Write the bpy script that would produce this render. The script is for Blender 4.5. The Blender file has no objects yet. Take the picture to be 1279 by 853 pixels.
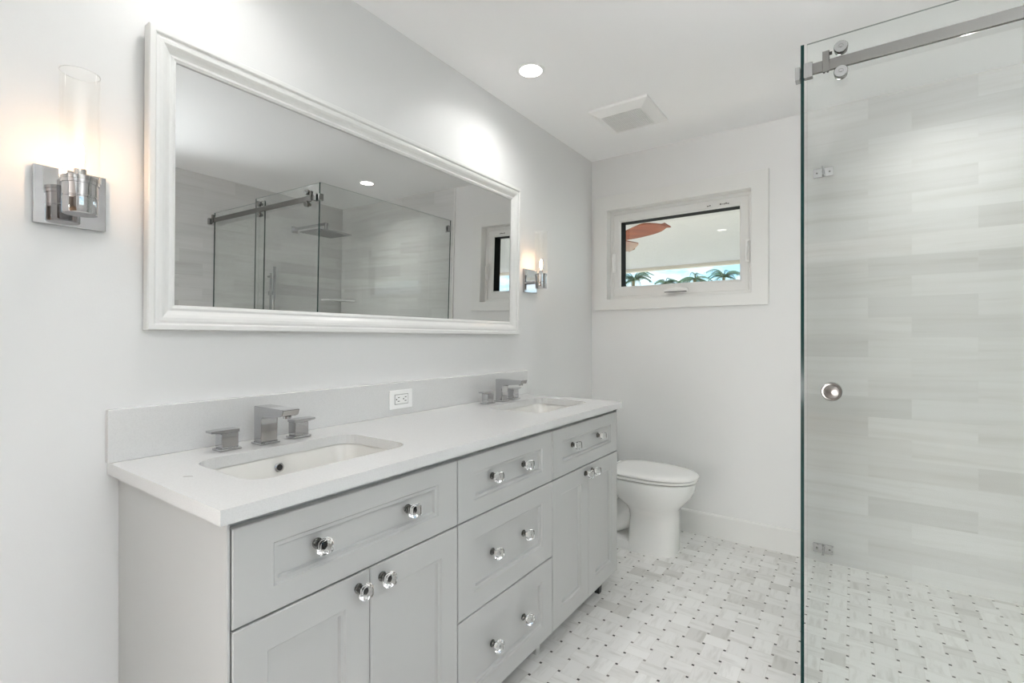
import bpy, bmesh, math, random
from mathutils import Vector, Matrix
PI = math.pi
R = math.radians
random.seed(7)
SC = bpy.context.scene
COL = SC.collection

# ------------------------------------------------------------------ camera
cam_d = bpy.data.cameras.new('camera')
cam_d.sensor_width = 36.0
cam_d.lens = 608.34 / 1279 * 36.0
cam_d.shift_y = -3.22 / 1279
cam_d.clip_start = 0.02
cam_d.clip_end = 300
cam = bpy.data.objects.new('camera', cam_d)
cam.location = (1.5033, 0.0, 1.1984)
cam.rotation_euler = (R(90), 0, R(35.006))
COL.objects.link(cam)
SC.camera = cam

# ------------------------------------------------------------------ exposure and light levels
SC.view_settings.view_transform = 'Standard'
SC.view_settings.look = 'None'
SC.view_settings.exposure = 1.08
SC.view_settings.gamma = 1.0
SC.view_settings.use_curve_mapping = False
SC.cycles.use_denoising = True
SC.cycles.max_bounces = 16
SC.cycles.diffuse_bounces = 9
SC.cycles.glossy_bounces = 6
SC.cycles.transmission_bounces = 12
SC.cycles.transparent_max_bounces = 24
SC.cycles.caustics_reflective = False
SC.cycles.caustics_refractive = False
CAN_WATTS = 16.0         # each recessed ceiling light
BULB_STRENGTH = 44.0     # wall sconces
SIDE_FILL_WATTS = 225.0         # added fill lamp outside the unseen side window
REAR_FILL_WATTS = 125.0     # added fill lamp in the unseen room at the rear

# ------------------------------------------------------------------ node helpers
class NT:
    def __init__(s, mat):
        s.t = mat.node_tree; s.n = s.t.nodes; s.l = s.t.links
    def new(s, typ, **kw):
        n = s.n.new(typ)
        for k, v in kw.items(): setattr(n, k, v)
        return n
    def put(s, sock, v):
        if hasattr(v, 'is_output') or isinstance(v, bpy.types.NodeSocket): s.l.new(v, sock)
        elif v is not None: sock.default_value = v
    def m(s, op, a, b=None, c=None):
        n = s.new('ShaderNodeMath', operation=op)
        for i, v in enumerate((a, b, c)):
            if v is not None: s.put(n.inputs[i], v)
        return n.outputs[0]
    def mixf(s, f, a, b):      # a + f*(b-a)
        return s.m('ADD', a, s.m('MULTIPLY', f, s.m('SUBTRACT', b, a)))
    def mixc(s, f, a, b):
        n = s.new('ShaderNodeMix', data_type='RGBA')
        s.put(n.inputs['Factor'], f); s.put(n.inputs[6], a); s.put(n.inputs[7], b)
        return n.outputs[2]
    def vec(s, x, y, z):
        n = s.new('ShaderNodeCombineXYZ')
        for i, v in enumerate((x, y, z)): s.put(n.inputs[i], v)
        return n.outputs[0]
    def pos(s):
        g = s.new('ShaderNodeNewGeometry'); q = s.new('ShaderNodeSeparateXYZ')
        s.l.new(g.outputs['Position'], q.inputs[0])
        return q.outputs[0], q.outputs[1], q.outputs[2]
    def noise(s, v, scale, detail=3, rough=.5):
        n = s.new('ShaderNodeTexNoise'); s.put(n.inputs['Vector'], v)
        n.inputs['Scale'].default_value = scale; n.inputs['Detail'].default_value = detail
        n.inputs['Roughness'].default_value = rough
        return n.outputs['Fac']
    def white(s, v):
        n = s.new('ShaderNodeTexWhiteNoise', noise_dimensions='3D'); s.put(n.inputs['Vector'], v)
        return n.outputs['Value'], n.outputs['Color']
    def ramp(s, f, stops):
        n = s.new('ShaderNodeValToRGB'); s.put(n.inputs[0], f)
        e = n.color_ramp.elements
        while len(e) < len(stops): e.new(.5)
        for i, (p, c) in enumerate(stops):
            e[i].position = p; e[i].color = (*c, 1) if len(c) == 3 else c
        return n.outputs[0]

def mat(name, col=(.8, .8, .8), rough=.5, metal=0.0, spec=.5, **kw):
    m = bpy.data.materials.new(name); m.use_nodes = True
    b = m.node_tree.nodes['Principled BSDF']
    b.inputs['Base Color'].default_value = (*col, 1)
    b.inputs['Roughness'].default_value = rough
    b.inputs['Metallic'].default_value = metal
    b.inputs['Specular IOR Level'].default_value = spec
    for k, v in kw.items(): b.inputs[k].default_value = v
    return m
def bsdf(m): return m.node_tree.nodes['Principled BSDF']
def bump(m, sock, strength, dist):
    t = NT(m); n = t.new('ShaderNodeBump'); n.inputs['Strength'].default_value = strength
    n.inputs['Distance'].default_value = dist
    t.put(n.inputs['Height'], sock); t.l.new(n.outputs[0], bsdf(m).inputs['Normal'])

def paint(name, col, rough, nscale=180, st=.05):
    m = mat(name, col, rough); t = NT(m)
    g = t.new('ShaderNodeNewGeometry')
    bump(m, t.noise(g.outputs['Position'], nscale, 2), st, .002)
    return m

def emit(name, col, strength):
    m = bpy.data.materials.new(name); m.use_nodes = True
    t = NT(m); t.n.clear()
    e = t.new('ShaderNodeEmission'); e.inputs[0].default_value = (*col, 1); e.inputs[1].default_value = strength
    o = t.new('ShaderNodeOutputMaterial'); t.l.new(e.outputs[0], o.inputs[0])
    return m

def thin_glass(name, tint, gain=1.8):
    m = bpy.data.materials.new(name); m.use_nodes = True
    t = NT(m); t.n.clear()
    tr = t.new('ShaderNodeBsdfTransparent'); tr.inputs[0].default_value = (*tint, 1)
    gl = t.new('ShaderNodeBsdfGlossy'); gl.inputs['Roughness'].default_value = 0.0; gl.inputs['Color'].default_value = (1, 1, 1, 1)
    fr = t.new('ShaderNodeFresnel'); fr.inputs['IOR'].default_value = 1.45
    ge = t.new('ShaderNodeNewGeometry')
    f = t.m('MINIMUM', t.m('MULTIPLY', t.m('MULTIPLY', fr.outputs[0], gain), t.m('SUBTRACT', 1.0, ge.outputs['Backfacing'])), 1.0)
    mx = t.new('ShaderNodeMixShader'); t.l.new(f, mx.inputs[0]); t.l.new(tr.outputs[0], mx.inputs[1]); t.l.new(gl.outputs[0], mx.inputs[2])
    o = t.new('ShaderNodeOutputMaterial'); t.l.new(mx.outputs[0], o.inputs[0])
    return m

# ------------------------------------------------------------------ materials
M = {}
M['wall'] = paint('white_wall_paint', (.77, .77, .767), .45)
M['ceiling'] = paint('white_ceiling_paint', (.95, .95, .955), .7)
M['trim'] = paint('white_trim_paint', (.765, .765, .75), .3, 60, .02)
M['cabinet'] = paint('white_cabinet_lacquer', (.50, .503, .495), .33, 90, .02)
M['cabinet_gap'] = mat('cabinet_gap_shadow_board', (.16, .155, .15), .7)
M['quartz'] = mat('white_quartz', (.86, .86, .86), .18)
t = NT(M['quartz']); g = t.new('ShaderNodeNewGeometry')
t.l.new(t.ramp(t.noise(g.outputs['Position'], 320, 2), [(.3, (.655, .655, .65)), (.6, (.695, .695, .69))]), bsdf(M['quartz']).inputs['Base Color'])
M['ceramic'] = mat('white_ceramic', (.86, .86, .845), .12)
M['basin'] = mat('white_basin_ceramic', (.72, .71, .68), .15)
M['plastic'] = mat('white_plastic', (.88, .88, .87), .3)
M['slot'] = mat('dark_slot', (.02, .02, .02), .6)
M['chrome'] = mat('chrome', (.54, .54, .55), .05, 1.0)
M['nickel'] = mat('brushed_nickel', (.60, .59, .57), .22, 1.0)
M['steel'] = mat('polished_steel', (.21, .205, .195), .24, 1.0)
M['spun'] = mat('spun_metal', (.26, .25, .24), .26, 1.0, .5, **{'Anisotropic': .95})
_t = NT(M['spun']); _g = _t.new('ShaderNodeTangent', direction_type='RADIAL', axis='Y'); _t.l.new(_g.outputs[0], bsdf(M['spun']).inputs['Tangent'])
M['hardware'] = mat('satin_hardware', (.36, .36, .355), .16, 1.0)
M['dark_chrome'] = mat('dark_chrome', (.16, .16, .155), .08, 1.0)
M['rubber'] = mat('black_rubber', (.02, .02, .02), .5)
M['leg'] = mat('dark_metal_leg', (.05, .05, .05), .4, .6)
M['mirror'] = mat('mirror_silver', (.66, .665, .66), 0.0, 1.0)
M['frame'] = paint('white_frame_lacquer', (.78, .78, .768), .28, 60, .02)
M['crystal'] = mat('clear_crystal', (1, 1, 1), 0.0, 0, .5, **{'Transmission Weight': 1.0, 'IOR': 1.5})
M['glass'] = thin_glass('clear_shower_glass', (.972, .985, .978), 1.5)
M['pane'] = thin_glass('window_glass', (.97, .98, .98), 1.6)
M['shade'] = thin_glass('clear_lamp_glass', (.998, .996, .99), 1.1)
M['glass_edge'] = mat('green_glass_edge', (.006, .032, .030), .1, 0, .25)
M['glass_top'] = mat('ground_glass_top_edge', (.22, .27, .255), .3)
M['glass_rim'] = mat('pale_glass_rim', (.85, .86, .85), .15)
M['black_frame'] = mat('black_window_reveal', (.006, .006, .006), .6, 0, .05)
M['can'] = emit('warm_white_diffuser', (1.0, .975, .94), 6.0)
M['bulb'] = emit('warm_bulb', (1.0, .61, .35), BULB_STRENGTH)
M['fan_grey'] = mat('grey_seam', (.40, .40, .39), .7)
M['mark'] = mat('black_print', (.05, .05, .05), .6)

# ---- floor: basketweave marble mosaic with small dark dots
def floor_material():
    m = mat('basketweave_marble', (.8, .8, .8), .28); t = NT(m)
    x, y, z = t.pos()
    P = .0775
    u = t.m('ADD', t.m('DIVIDE', t.m('SUBTRACT', x, .866), P), 200.0)
    v = t.m('ADD', t.m('DIVIDE', t.m('SUBTRACT', y, 2.003), P), 200.0)
    i = t.m('FLOOR', u); j = t.m('FLOOR', v)
    fu = t.m('SUBTRACT', u, i); fv = t.m('SUBTRACT', v, j)
    par = t.m('MODULO', t.m('ADD', i, j), 2.0)             # 0: tile lies along x, 1: along y
    a = t.mixf(par, fu, fv); b = t.mixf(par, fv, fu)
    D2 = .070; G = .011
    ca = t.m('ABSOLUTE', t.m('SUBTRACT', a, .5)); cb = t.m('ABSOLUTE', t.m('SUBTRACT', b, .5))
    out_b = t.m('GREATER_THAN', cb, .5 - D2); out_a = t.m('GREATER_THAN', ca, .5 - D2)
    dot = t.m('MULTIPLY', out_b, out_a)
    nb = t.m('MULTIPLY', out_b, t.m('SIGN', t.m('SUBTRACT', b, .5)))
    ii = t.m('ADD', i, t.m('MULTIPLY', nb, par)); jj = t.m('ADD', j, t.m('MULTIPLY', nb, t.m('SUBTRACT', 1.0, par)))
    line_b = t.m('LESS_THAN', t.m('ABSOLUTE', t.m('SUBTRACT', cb, .5 - D2)), G)
    line_a = t.m('MULTIPLY', out_b, t.m('LESS_THAN', t.m('ABSOLUTE', t.m('SUBTRACT', ca, .5 - D2)), G))
    grout = t.m('MAXIMUM', line_a, line_b)
    w, wc = t.white(t.vec(ii, jj, 3.0))
    own = t.m('MODULO', t.m('ADD', ii, jj), 2.0)
    sx = t.mixf(own, 7.0, 42.0); sy = t.mixf(own, 42.0, 7.0)
    vv = t.vec(t.m('ADD', t.m('MULTIPLY', x, sx), t.m('MULTIPLY', w, 37.0)), t.m('ADD', t.m('MULTIPLY', y, sy), t.m('MULTIPLY', w, 91.0)), t.m('MULTIPLY', w, 13.0))
    vein = t.noise(vv, 1.0, 4, .6)
    tone = t.ramp(w, [(0, (.64, .63, .605)), (.05, (.69, .68, .66)), (.16, (.755, .748, .73)), (.6, (.795, .79, .775)), (1, (.83, .826, .81))])
    vc = t.ramp(vein, [(.32, (.84, .835, .82)), (.5, (1, 1, 1))])
    mul = t.new('ShaderNodeMix', data_type='RGBA', blend_type='MULTIPLY'); mul.inputs['Factor'].default_value = 1.0
    t.l.new(tone, mul.inputs[6]); t.l.new(vc, mul.inputs[7])
    di = t.m('ROUND', u); dj = t.m('ROUND', v)
    dw, _ = t.white(t.vec(di, dj, 9.0))
    dcol = t.ramp(dw, [(0, (.012, .012, .012)), (.6, (.035, .033, .03)), (.8, (.16, .15, .14)), (1, (.30, .29, .27))])
    c = t.mixc(dot, mul.outputs[2], dcol)
    c = t.mixc(grout, c, (.70, .685, .655, 1))
    t.l.new(c, bsdf(m).inputs['Base Color'])
    bump(m, t.m('SUBTRACT', 1.0, grout), .25, .001)
    return m
M['floor'] = floor_material()

# ---- wall tile: 10 x 41 cm striated marble planks in running bond
def tile_material(name, axis, off0, off1):
    m = mat(name, (.8, .8, .8), .38); t = NT(m)
    x, y, z = t.pos()
    h = x if axis == 'x' else y
    L, H, Z0 = .415, .1022, .082
    r = t.m('ADD', t.m('DIVIDE', t.m('SUBTRACT', z, Z0), H), 100.0)
    k = t.m('FLOOR', r); fr = t.m('SUBTRACT', r, k)
    odd = t.m('MODULO', k, 2.0)
    q = t.m('ADD', t.m('DIVIDE', t.m('SUBTRACT', h, t.mixf(odd, off0, off1)), L), 50.0)
    i = t.m('FLOOR', q); fq = t.m('SUBTRACT', q, i)
    ev = t.m('SUBTRACT', .5, t.m('ABSOLUTE', t.m('SUBTRACT', fr, .5)))
    eh = t.m('SUBTRACT', .5, t.m('ABSOLUTE', t.m('SUBTRACT', fq, .5)))
    joint = t.m('MAXIMUM', t.m('LESS_THAN', t.m('MULTIPLY', ev, H), .0007), t.m('LESS_THAN', t.m('MULTIPLY', eh, L), .0007))
    w, _ = t.white(t.vec(i, k, 1.0)); w2, _ = t.white(t.vec(k, i, 5.0))
    slope = t.m('MULTIPLY', t.m('SUBTRACT', w2, .5), .10)
    zz = t.m('ADD', z, t.m('MULTIPLY', h, slope))
    v1 = t.vec(t.m('ADD', t.m('MULTIPLY', h, 1.3), t.m('MULTIPLY', w, 57.0)), t.m('ADD', t.m('MULTIPLY', zz, 26.0), t.m('MULTIPLY', w2, 83.0)), t.m('MULTIPLY', w, 21.0))
    v2 = t.vec(t.m('ADD', t.m('MULTIPLY', h, 2.6), t.m('MULTIPLY', w2, 31.0)), t.m('ADD', t.m('MULTIPLY', zz, 75.0), t.m('MULTIPLY', w, 43.0)), t.m('MULTIPLY', w2, 17.0))
    n1 = t.noise(v1, 1.0, 3, .55); n2 = t.noise(v2, 1.0, 3, .6)
    tone = t.ramp(w, [(0, (.575, .573, .566)), (.25, (.625, .623, .617)), (1, (.665, .664, .658))])
    c1 = t.ramp(n1, [(.28, (.89, .885, .87)), (.42, (.96, .957, .95)), (.58, (1, 1, 1))])
    c2 = t.ramp(n2, [(.20, (.62, .60, .57)), (.265, (.94, .935, .925)), (.42, (1, 1, 1))])
    a = t.new('ShaderNodeMix', data_type='RGBA', blend_type='MULTIPLY'); a.inputs['Factor'].default_value = 1.0
    b = t.new('ShaderNodeMix', data_type='RGBA', blend_type='MULTIPLY'); b.inputs['Factor'].default_value = 1.0
    t.l.new(tone, a.inputs[6]); t.l.new(c1, a.inputs[7]); t.l.new(a.outputs[2], b.inputs[6]); t.l.new(c2, b.inputs[7])
    c = t.mixc(t.m('MULTIPLY', joint, .75), b.outputs[2], (.60, .595, .58, 1))
    t.l.new(c, bsdf(m).inputs['Base Color'])
    bump(m, t.m('SUBTRACT', 1.0, joint), .2, .0008)
    return m
M['tile_back'] = tile_material('striated_marble_tile_back', 'x', 1.567, 1.741)
M['tile_side'] = tile_material('striated_marble_tile_side', 'y', 2.05, 2.22)

# ------------------------------------------------------------------ world: bright hazy sky with clouds
W = bpy.data.worlds.new('sky'); SC.world = W; W.use_nodes = True
t = NT(W); bg = t.n['Background']
tc = t.new('ShaderNodeTexCoord'); sp = t.new('ShaderNodeSeparateXYZ'); t.l.new(tc.outputs['Generated'], sp.inputs[0])
mp = t.new('ShaderNodeMapping'); mp.inputs['Scale'].default_value = (1, 1, 2.6); t.l.new(tc.outputs['Generated'], mp.inputs[0])
cl = t.ramp(t.noise(mp.outputs[0], 7.0, 6, .6), [(.42, (0, 0, 0)), (.60, (1, 1, 1))])
sky = t.ramp(sp.outputs[2], [(0.0, (.50, .78, .86)), (.12, (.32, .64, .84)), (.5, (.10, .30, .65))])
t.l.new(t.mixc(cl, sky, (.92, .95, .96, 1)), bg.inputs[0])
bg.inputs[1].default_value = 1.05

# ------------------------------------------------------------------ mesh helpers
ORG = {}
def origin(o): return ORG.get(o.name, Vector((0, 0, 0)))
def obj(name, bm, m, parent=None, smooth=False, kind=None, label=None, cat=None, group=None):
    """link bm (world coordinates) as ONE mesh object under parent"""
    off = origin(parent) if parent else Vector((0, 0, 0))
    if parent: bmesh.ops.translate(bm, verts=bm.verts, vec=-off)
    bmesh.ops.recalc_face_normals(bm, faces=bm.faces)
    me = bpy.data.meshes.new(name)
    if smooth:
        for f in bm.faces: f.smooth = True
        for e in bm.edges:
            if len(e.link_faces) == 2 and e.calc_face_angle(0) > R(38): e.smooth = False
    bm.to_mesh(me); bm.free()
    for q in (m if isinstance(m, (list, tuple)) else [m]): me.materials.append(q)
    o = bpy.data.objects.new(name, me); COL.objects.link(o)
    if parent: o.parent = parent; ORG[o.name] = off
    if kind: o['kind'] = kind
    if label: o['label'] = label
    if cat: o['category'] = cat
    if group: o['group'] = group
    return o
def thing(name, loc, label, cat, group=None):
    o = bpy.data.objects.new(name, None); COL.objects.link(o)
    o.empty_display_size = .05
    o.location = loc; ORG[o.name] = Vector(loc)
    o['label'] = label; o['category'] = cat
    if group: o['group'] = group
    return o
def NB(): return bmesh.new()
def box(bm, x0, x1, y0, y1, z0, z1, bev=0, seg=2, mi=0):
    r = bmesh.ops.create_cube(bm, size=1)
    vs = r['verts']
    for v in vs:
        v.co.x = x0 if v.co.x < 0 else x1; v.co.y = y0 if v.co.y < 0 else y1; v.co.z = z0 if v.co.z < 0 else z1
    fs = list({f for v in vs for f in v.link_faces})
    for f in fs: f.material_index = mi
    if bev:
        es = list({e for v in vs for e in v.link_edges})
        bmesh.ops.bevel(bm, geom=es, offset=bev, segments=seg, affect='EDGES', profile=.5)
    return vs
def quad(bm, pts, mi=0):
    f = bm.faces.new([bm.verts.new(p) for p in pts]); f.material_index = mi; return f
def loft(bm, loops, close=True, cap0=False, cap1=False, mi=0):
    vl = [[bm.verts.new(p) for p in lp] for lp in loops]
    n = len(vl[0])
    for a, b in zip(vl[:-1], vl[1:]):
        for k in range(n if close else n - 1):
            f = bm.faces.new((a[k], a[(k + 1) % n], b[(k + 1) % n], b[k])); f.material_index = mi
    if cap0: bm.faces.new(vl[0]).material_index = mi
    if cap1: bm.faces.new(vl[-1][::-1]).material_index = mi
    return vl
def axes(d):
    d = Vector(d).normalized()
    u = d.cross(Vector((0, 0, 1)) if abs(d.z) < .9 else Vector((1, 0, 0))).normalized()
    return u, d.cross(u).normalized(), d
def lathe(bm, c, d, prof, seg=28, mi=0):
    """prof: (distance along d, radius)"""
    u, w, d = axes(d); c = Vector(c); loops = []
    for (h, r) in prof:
        loops.append([c + d * h + (u * math.cos(2 * PI * k / seg) + w * math.sin(2 * PI * k / seg)) * max(r, 1e-5) for k in range(seg)])
    loft(bm, loops, True, True, True, mi)
def tube(bm, pts, r, seg=12, mi=0):
    pts = [Vector(p) for p in pts]; loops = []
    for i, p in enumerate(pts):
        d = (pts[min(i + 1, len(pts) - 1)] - pts[max(i - 1, 0)]).normalized()
        u, w, _ = axes(d) if i == 0 else (None, None, None)
        if i == 0: pu = u
        else: u = (pu - d * pu.dot(d)).normalized(); pu = u
        w = d.cross(u); rr = r[i] if isinstance(r, (list, tuple)) else r
        loops.append([p + (u * math.cos(2 * PI * k / seg) + w * math.sin(2 * PI * k / seg)) * rr for k in range(seg)])
    loft(bm, loops, True, True, True, mi)
def rect_yz(x, y0, y1, z0, z1): return [(x, y0, z0), (x, y1, z0), (x, y1, z1), (x, y0, z1)]
def rect_xz(y, x0, x1, z0, z1): return [(x0, y, z0), (x1, y, z0), (x1, y, z1), (x0, y, z1)]
def rect_xy(z, x0, x1, y0, y1): return [(x0, y0, z), (x1, y0, z), (x1, y1, z), (x0, y1, z)]
def rrect(x0, x1, y0, y1, z, r, n=5):
    out = []
    for cx, cy, a in ((x1 - r, y1 - r, 0), (x0 + r, y1 - r, 90), (x0 + r, y0 + r, 180), (x1 - r, y0 + r, 270)):
        for k in range(n + 1):
            b = R(a + 90 * k / n); out.append((cx + r * math.cos(b), cy + r * math.sin(b), z))
    return out

# ================================================================== SETTING
RW, D, H = 2.875, 3.121, 2.44          # right wall x, back wall y, ceiling height
YR = -1.35                            # wall behind the photographer
TX = 1.326                            # where paint gives way to tile on the back wall
bm = NB(); box(bm, -.15, RW + .15, YR - .15, D + .16, -.12, 0); obj('floor', bm, M['floor'], kind='structure')
bm = NB(); box(bm, -.15, RW + .15, YR - .15, D + .16, H, H + .14); obj('ceiling', bm, M['ceiling'], kind='structure')
bm = NB(); box(bm, -.15, 0, YR - .15, D + .16, 0, H); obj('wall_left', bm, M['wall'], kind='structure')
OX0, OX1, OZ = .25, 2.55, 2.08           # wide opening to the dim bedroom, added unseen to darken the chrome's reflections
bm = NB(); box(bm, 0, OX0, YR - .15, YR, 0, H); box(bm, OX1, RW, YR - .15, YR, 0, H); box(bm, OX0, OX1, YR - .15, YR, OZ, H)
obj('wall_rear', bm, M['wall'], kind='structure')
M['bedroom'] = paint('taupe_bedroom_paint', (.30, .28, .26), .6)
bm = NB()
box(bm, -1.6, -1.45, -5.6, YR - .15, 0, H); box(bm, 4.0, 4.15, -5.6, YR - .15, 0, H); box(bm, -1.6, 4.15, -5.75, -5.6, 0, H); box(bm, -1.6, -.15, YR - .16, YR - .15, 0, H); box(bm, RW + .15, 4.15, YR - .16, YR - .15, 0, H)
obj('wall_added_bedroom', bm, M['bedroom'], kind='structure')
bm = NB(); box(bm, -1.6, 4.15, -5.75, YR - .15, H, H + .14); obj('ceiling_added_bedroom', bm, M['ceiling'], kind='structure')
bm = NB(); box(bm, -1.6, 4.15, -5.75, YR - .15, -.12, 0); obj('floor_added_bedroom', bm, mat('oak_floor', (.30, .20, .12), .4), kind='structure')
# back wall with the window hole
HX0, HX1, HZ0, HZ1 = .118, 1.024, 1.462, 2.079
bm = NB()
box(bm, 0, HX0, D, D + .16, 0, H); box(bm, HX1, RW, D, D + .16, 0, H)
box(bm, HX0, HX1, D, D + .16, 0, HZ0); box(bm, HX0, HX1, D, D + .16, HZ1, H)
obj('wall_back', bm, M['wall'], kind='structure')
bm = NB(); box(bm, TX + .006, RW - .01, D - .010, D - .0005, 0, H - .0005); obj('wall_shower', bm, M['tile_back'], kind='structure')
bm = NB(); box(bm, TX - .004, TX + .006, D - .012, D - .0005, 0, H - .0005); obj('trim_1', bm, M['trim'], kind='structure')
# right wall with a hole for the added side window
SY0, SY1, SZ0, SZ1 = -.70, .80, .95, 2.1
bm = NB()
box(bm, RW, RW + .15, YR - .15, SY0, 0, H); box(bm, RW, RW + .15, SY1, D + .16, 0, H)
box(bm, RW, RW + .15, SY0, SY1, 0, SZ0); box(bm, RW, RW + .15, SY0, SY1, SZ1, H)
obj('wall_right', bm, M['tile_side'], kind='structure')
# added side window, out of view, for the fill lamp to shine through
bm = NB()
loft(bm, [rect_yz(RW + .05, SY0, SY1, SZ0, SZ1), rect_yz(RW + .05, SY0 + .06, SY1 - .06, SZ0 + .06, SZ1 - .06),
          rect_yz(RW + .10, SY0 + .06, SY1 - .06, SZ0 + .06, SZ1 - .06), rect_yz(RW + .10, SY0, SY1, SZ0, SZ1), rect_yz(RW + .05, SY0, SY1, SZ0, SZ1)])
w2 = obj('window_added', bm, M['trim'], kind='structure')
bm = NB(); box(bm, RW + .07, RW + .074, SY0 + .06, SY1 - .06, SZ0 + .06, SZ1 - .06); obj('glass_pane', bm, M['pane'], w2)
# unseen area lamp added outside that window, aimed up to fill the ceiling
ld = bpy.data.lights.new('side_fill', 'AREA'); ld.shape = 'RECTANGLE'; ld.size = 1.7; ld.size_y = 1.0
ld.energy = SIDE_FILL_WATTS; ld.color = (.97, .985, 1.0)
lo = bpy.data.objects.new('side_fill', ld); lo.location = (RW + .72, (SY0 + SY1) / 2 - .10, .15); COL.objects.link(lo)
lo.rotation_euler = Vector((-.62, .10, 1.0)).to_track_quat('-Z', 'Y').to_euler()
# unseen area lamp added at the far end, fills the room from behind
bd = bpy.data.lights.new('rear_fill', 'AREA'); bd.shape = 'RECTANGLE'; bd.size = 2.0; bd.size_y = 1.3
bd.energy = REAR_FILL_WATTS; bd.color = (1.0, .99, .97)
bo = bpy.data.objects.new('rear_fill', bd); bo.location = (-.2, -5.5, .85); COL.objects.link(bo)
bo.rotation_euler = Vector((.14, 1.0, .12)).to_track_quat('-Z', 'Y').to_euler()
# sun over the garden, from behind the house (the patio roof and the walls keep it out of the room)
sd = bpy.data.lights.new('sun', 'SUN'); sd.energy = 7.0; sd.angle = R(1.0); sd.color = (1, .96, .9)
so = bpy.data.objects.new('sun', sd); so.rotation_euler = (R(38), R(-14), 0); so.location = (0, -5, 12); COL.objects.link(so)

def baseboard(name, pts):
    """pts: (x,y) inner line; extrude profile toward the room, given by normal"""
    (x0, y0), (x1, y1), (nx, ny) = pts
    prof = [(0, 0), (.014, 0), (.014, .128), (.011, .134), (.006, .138), (0, .138)]
    bm = NB()
    loft(bm, [[(x + nx * a, y + ny * a, b) for a, b in prof] for x, y in ((x0, y0), (x1, y1))], True, True, True)
    obj(name, bm, M['trim'], kind='structure')
baseboard('baseboard_back', ((.0145, D - .0005), (TX - .005, D - .0005), (0, -1)))
baseboard('baseboard_left', ((.0005, 2.25), (.0005, D - .001), (1, 0)))

# ---- the window over the toilet
CX0, CX1, CZ0, CZ1 = .024, 1.110, 1.395, 2.171
IX0, IX1, IZ0, IZ1 = .123, 1.019, 1.467, 2.074
GX0, GX1, GZ0, GZ1 = .192, .946, 1.558, 2.000
bm = NB()
loft(bm, [rect_xz(D - .0005, CX0, CX1, CZ0, CZ1), rect_xz(D - .018, CX0, CX1, CZ0, CZ1), rect_xz(D - .020, CX0 + .002, CX1 - .002, CZ0 + .002, CZ1 - .002),
          rect_xz(D - .020, IX0 - .002, IX1 + .002, IZ0 - .002, IZ1 + .002), rect_xz(D - .018, IX0, IX1, IZ0, IZ1), rect_xz(D + .05, IX0, IX1, IZ0, IZ1),
          rect_xz(D + .05, IX0 - .003, IX1 + .003, IZ0 - .003, IZ1 + .003), rect_xz(D - .0005, IX0 - .003, IX1 + .003, IZ0 - .003, IZ1 + .003), rect_xz(D - .0005, CX0, CX1, CZ0, CZ1)])
win = obj('window_1', bm, M['trim'], kind='structure')
bm = NB()
loft(bm, [rect_xz(D + .155, IX0 - .003, IX1 + .003, IZ0 - .003, IZ1 + .003), rect_xz(D + .045, IX0 - .003, IX1 + .003, IZ0 - .003, IZ1 + .003),
          rect_xz(D + .045, IX0 + .020, IX1 - .020, IZ0 + .020, IZ1 - .020), rect_xz(D + .052, IX0 + .024, IX1 - .024, IZ0 + .024, IZ1 - .024),
          rect_xz(D + .052, GX0 - .014, GX1 + .010, GZ0 - .014, GZ1 + .010), rect_xz(D + .060, GX0 - .004, GX1 + .004, GZ0 - .004, GZ1 + .004),
          rect_xz(D + .063, GX0, GX1, GZ0, GZ1), rect_xz(D + .066, GX0, GX1, GZ0, GZ1)])
obj('window_frame', bm, M['trim'], win)
bm = NB()
loft(bm, [rect_xz(D + .066, GX0, GX1, GZ0, GZ1), rect_xz(D + .150, GX0, GX1, GZ0, GZ1), rect_xz(D + .150, IX0 - .003, IX1 + .003, IZ0 - .003, IZ1 + .003),
          rect_xz(D + .155, IX0 - .003, IX1 + .003, IZ0 - .003, IZ1 + .003)])
obj('window_reveal', bm, M['black_frame'], win, label='black outer window reveal')
bm = NB(); box(bm, GX0, GX1, D + .142, D + .146, GZ0, GZ1); obj('glass_pane', bm, M['pane'], win)
# folding crank handle and the two side latches
bm = NB()
lathe(bm, (.575, D + .045, 1.515), (0, -1, 0), [(0, .016), (.010, .016), (.014, .010)], 16)
tube(bm, [(.50, D + .022, 1.512), (.53, D + .026, 1.516), (.575, D + .030, 1.517), (.62, D + .026, 1.516), (.648, D + .022, 1.512)], [.006, .009, .010, .009, .006], 10)
box(bm, .497, .651, D + .016, D + .030, 1.5015, 1.5085, .003)
obj('crank_handle', bm, M['plastic'], win, True)
bm = NB(); box(bm, .505, .643, D + .017, D + .029, 1.4985, 1.5025, .001); obj('crank_underside', bm, M['slot'], win, label='dark underside of the folded crank handle')  # thin dark strip along the underside of the handle
for xx, s in ((.150, 1), (.992, -1)):
    bm = NB(); box(bm, xx - .012, xx + .012, D + .034, D + .0455, 1.655, 1.785, .004)
    tube(bm, [(xx, D + .032, 1.775), (xx, D + .018, 1.75), (xx + .003 * s, D + .012, 1.70), (xx + .003 * s, D + .014, 1.662)], [.006, .007, .006, .004], 10)
    obj('latch', bm, M['plastic'], win, True)
bm = NB()
for k, (xa, wd) in enumerate(((.760, .010), (.772, .010), (.835, .007), (.845, .010), (.858, .006), (.867, .008), (.878, .009))):
    box(bm, xa, xa + wd, D + .0505, D + .0521, 2.018 + .002 * (k % 2), 2.023 + .002 * (k % 3))
obj('maker_marking', bm, M['mark'], win)

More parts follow.
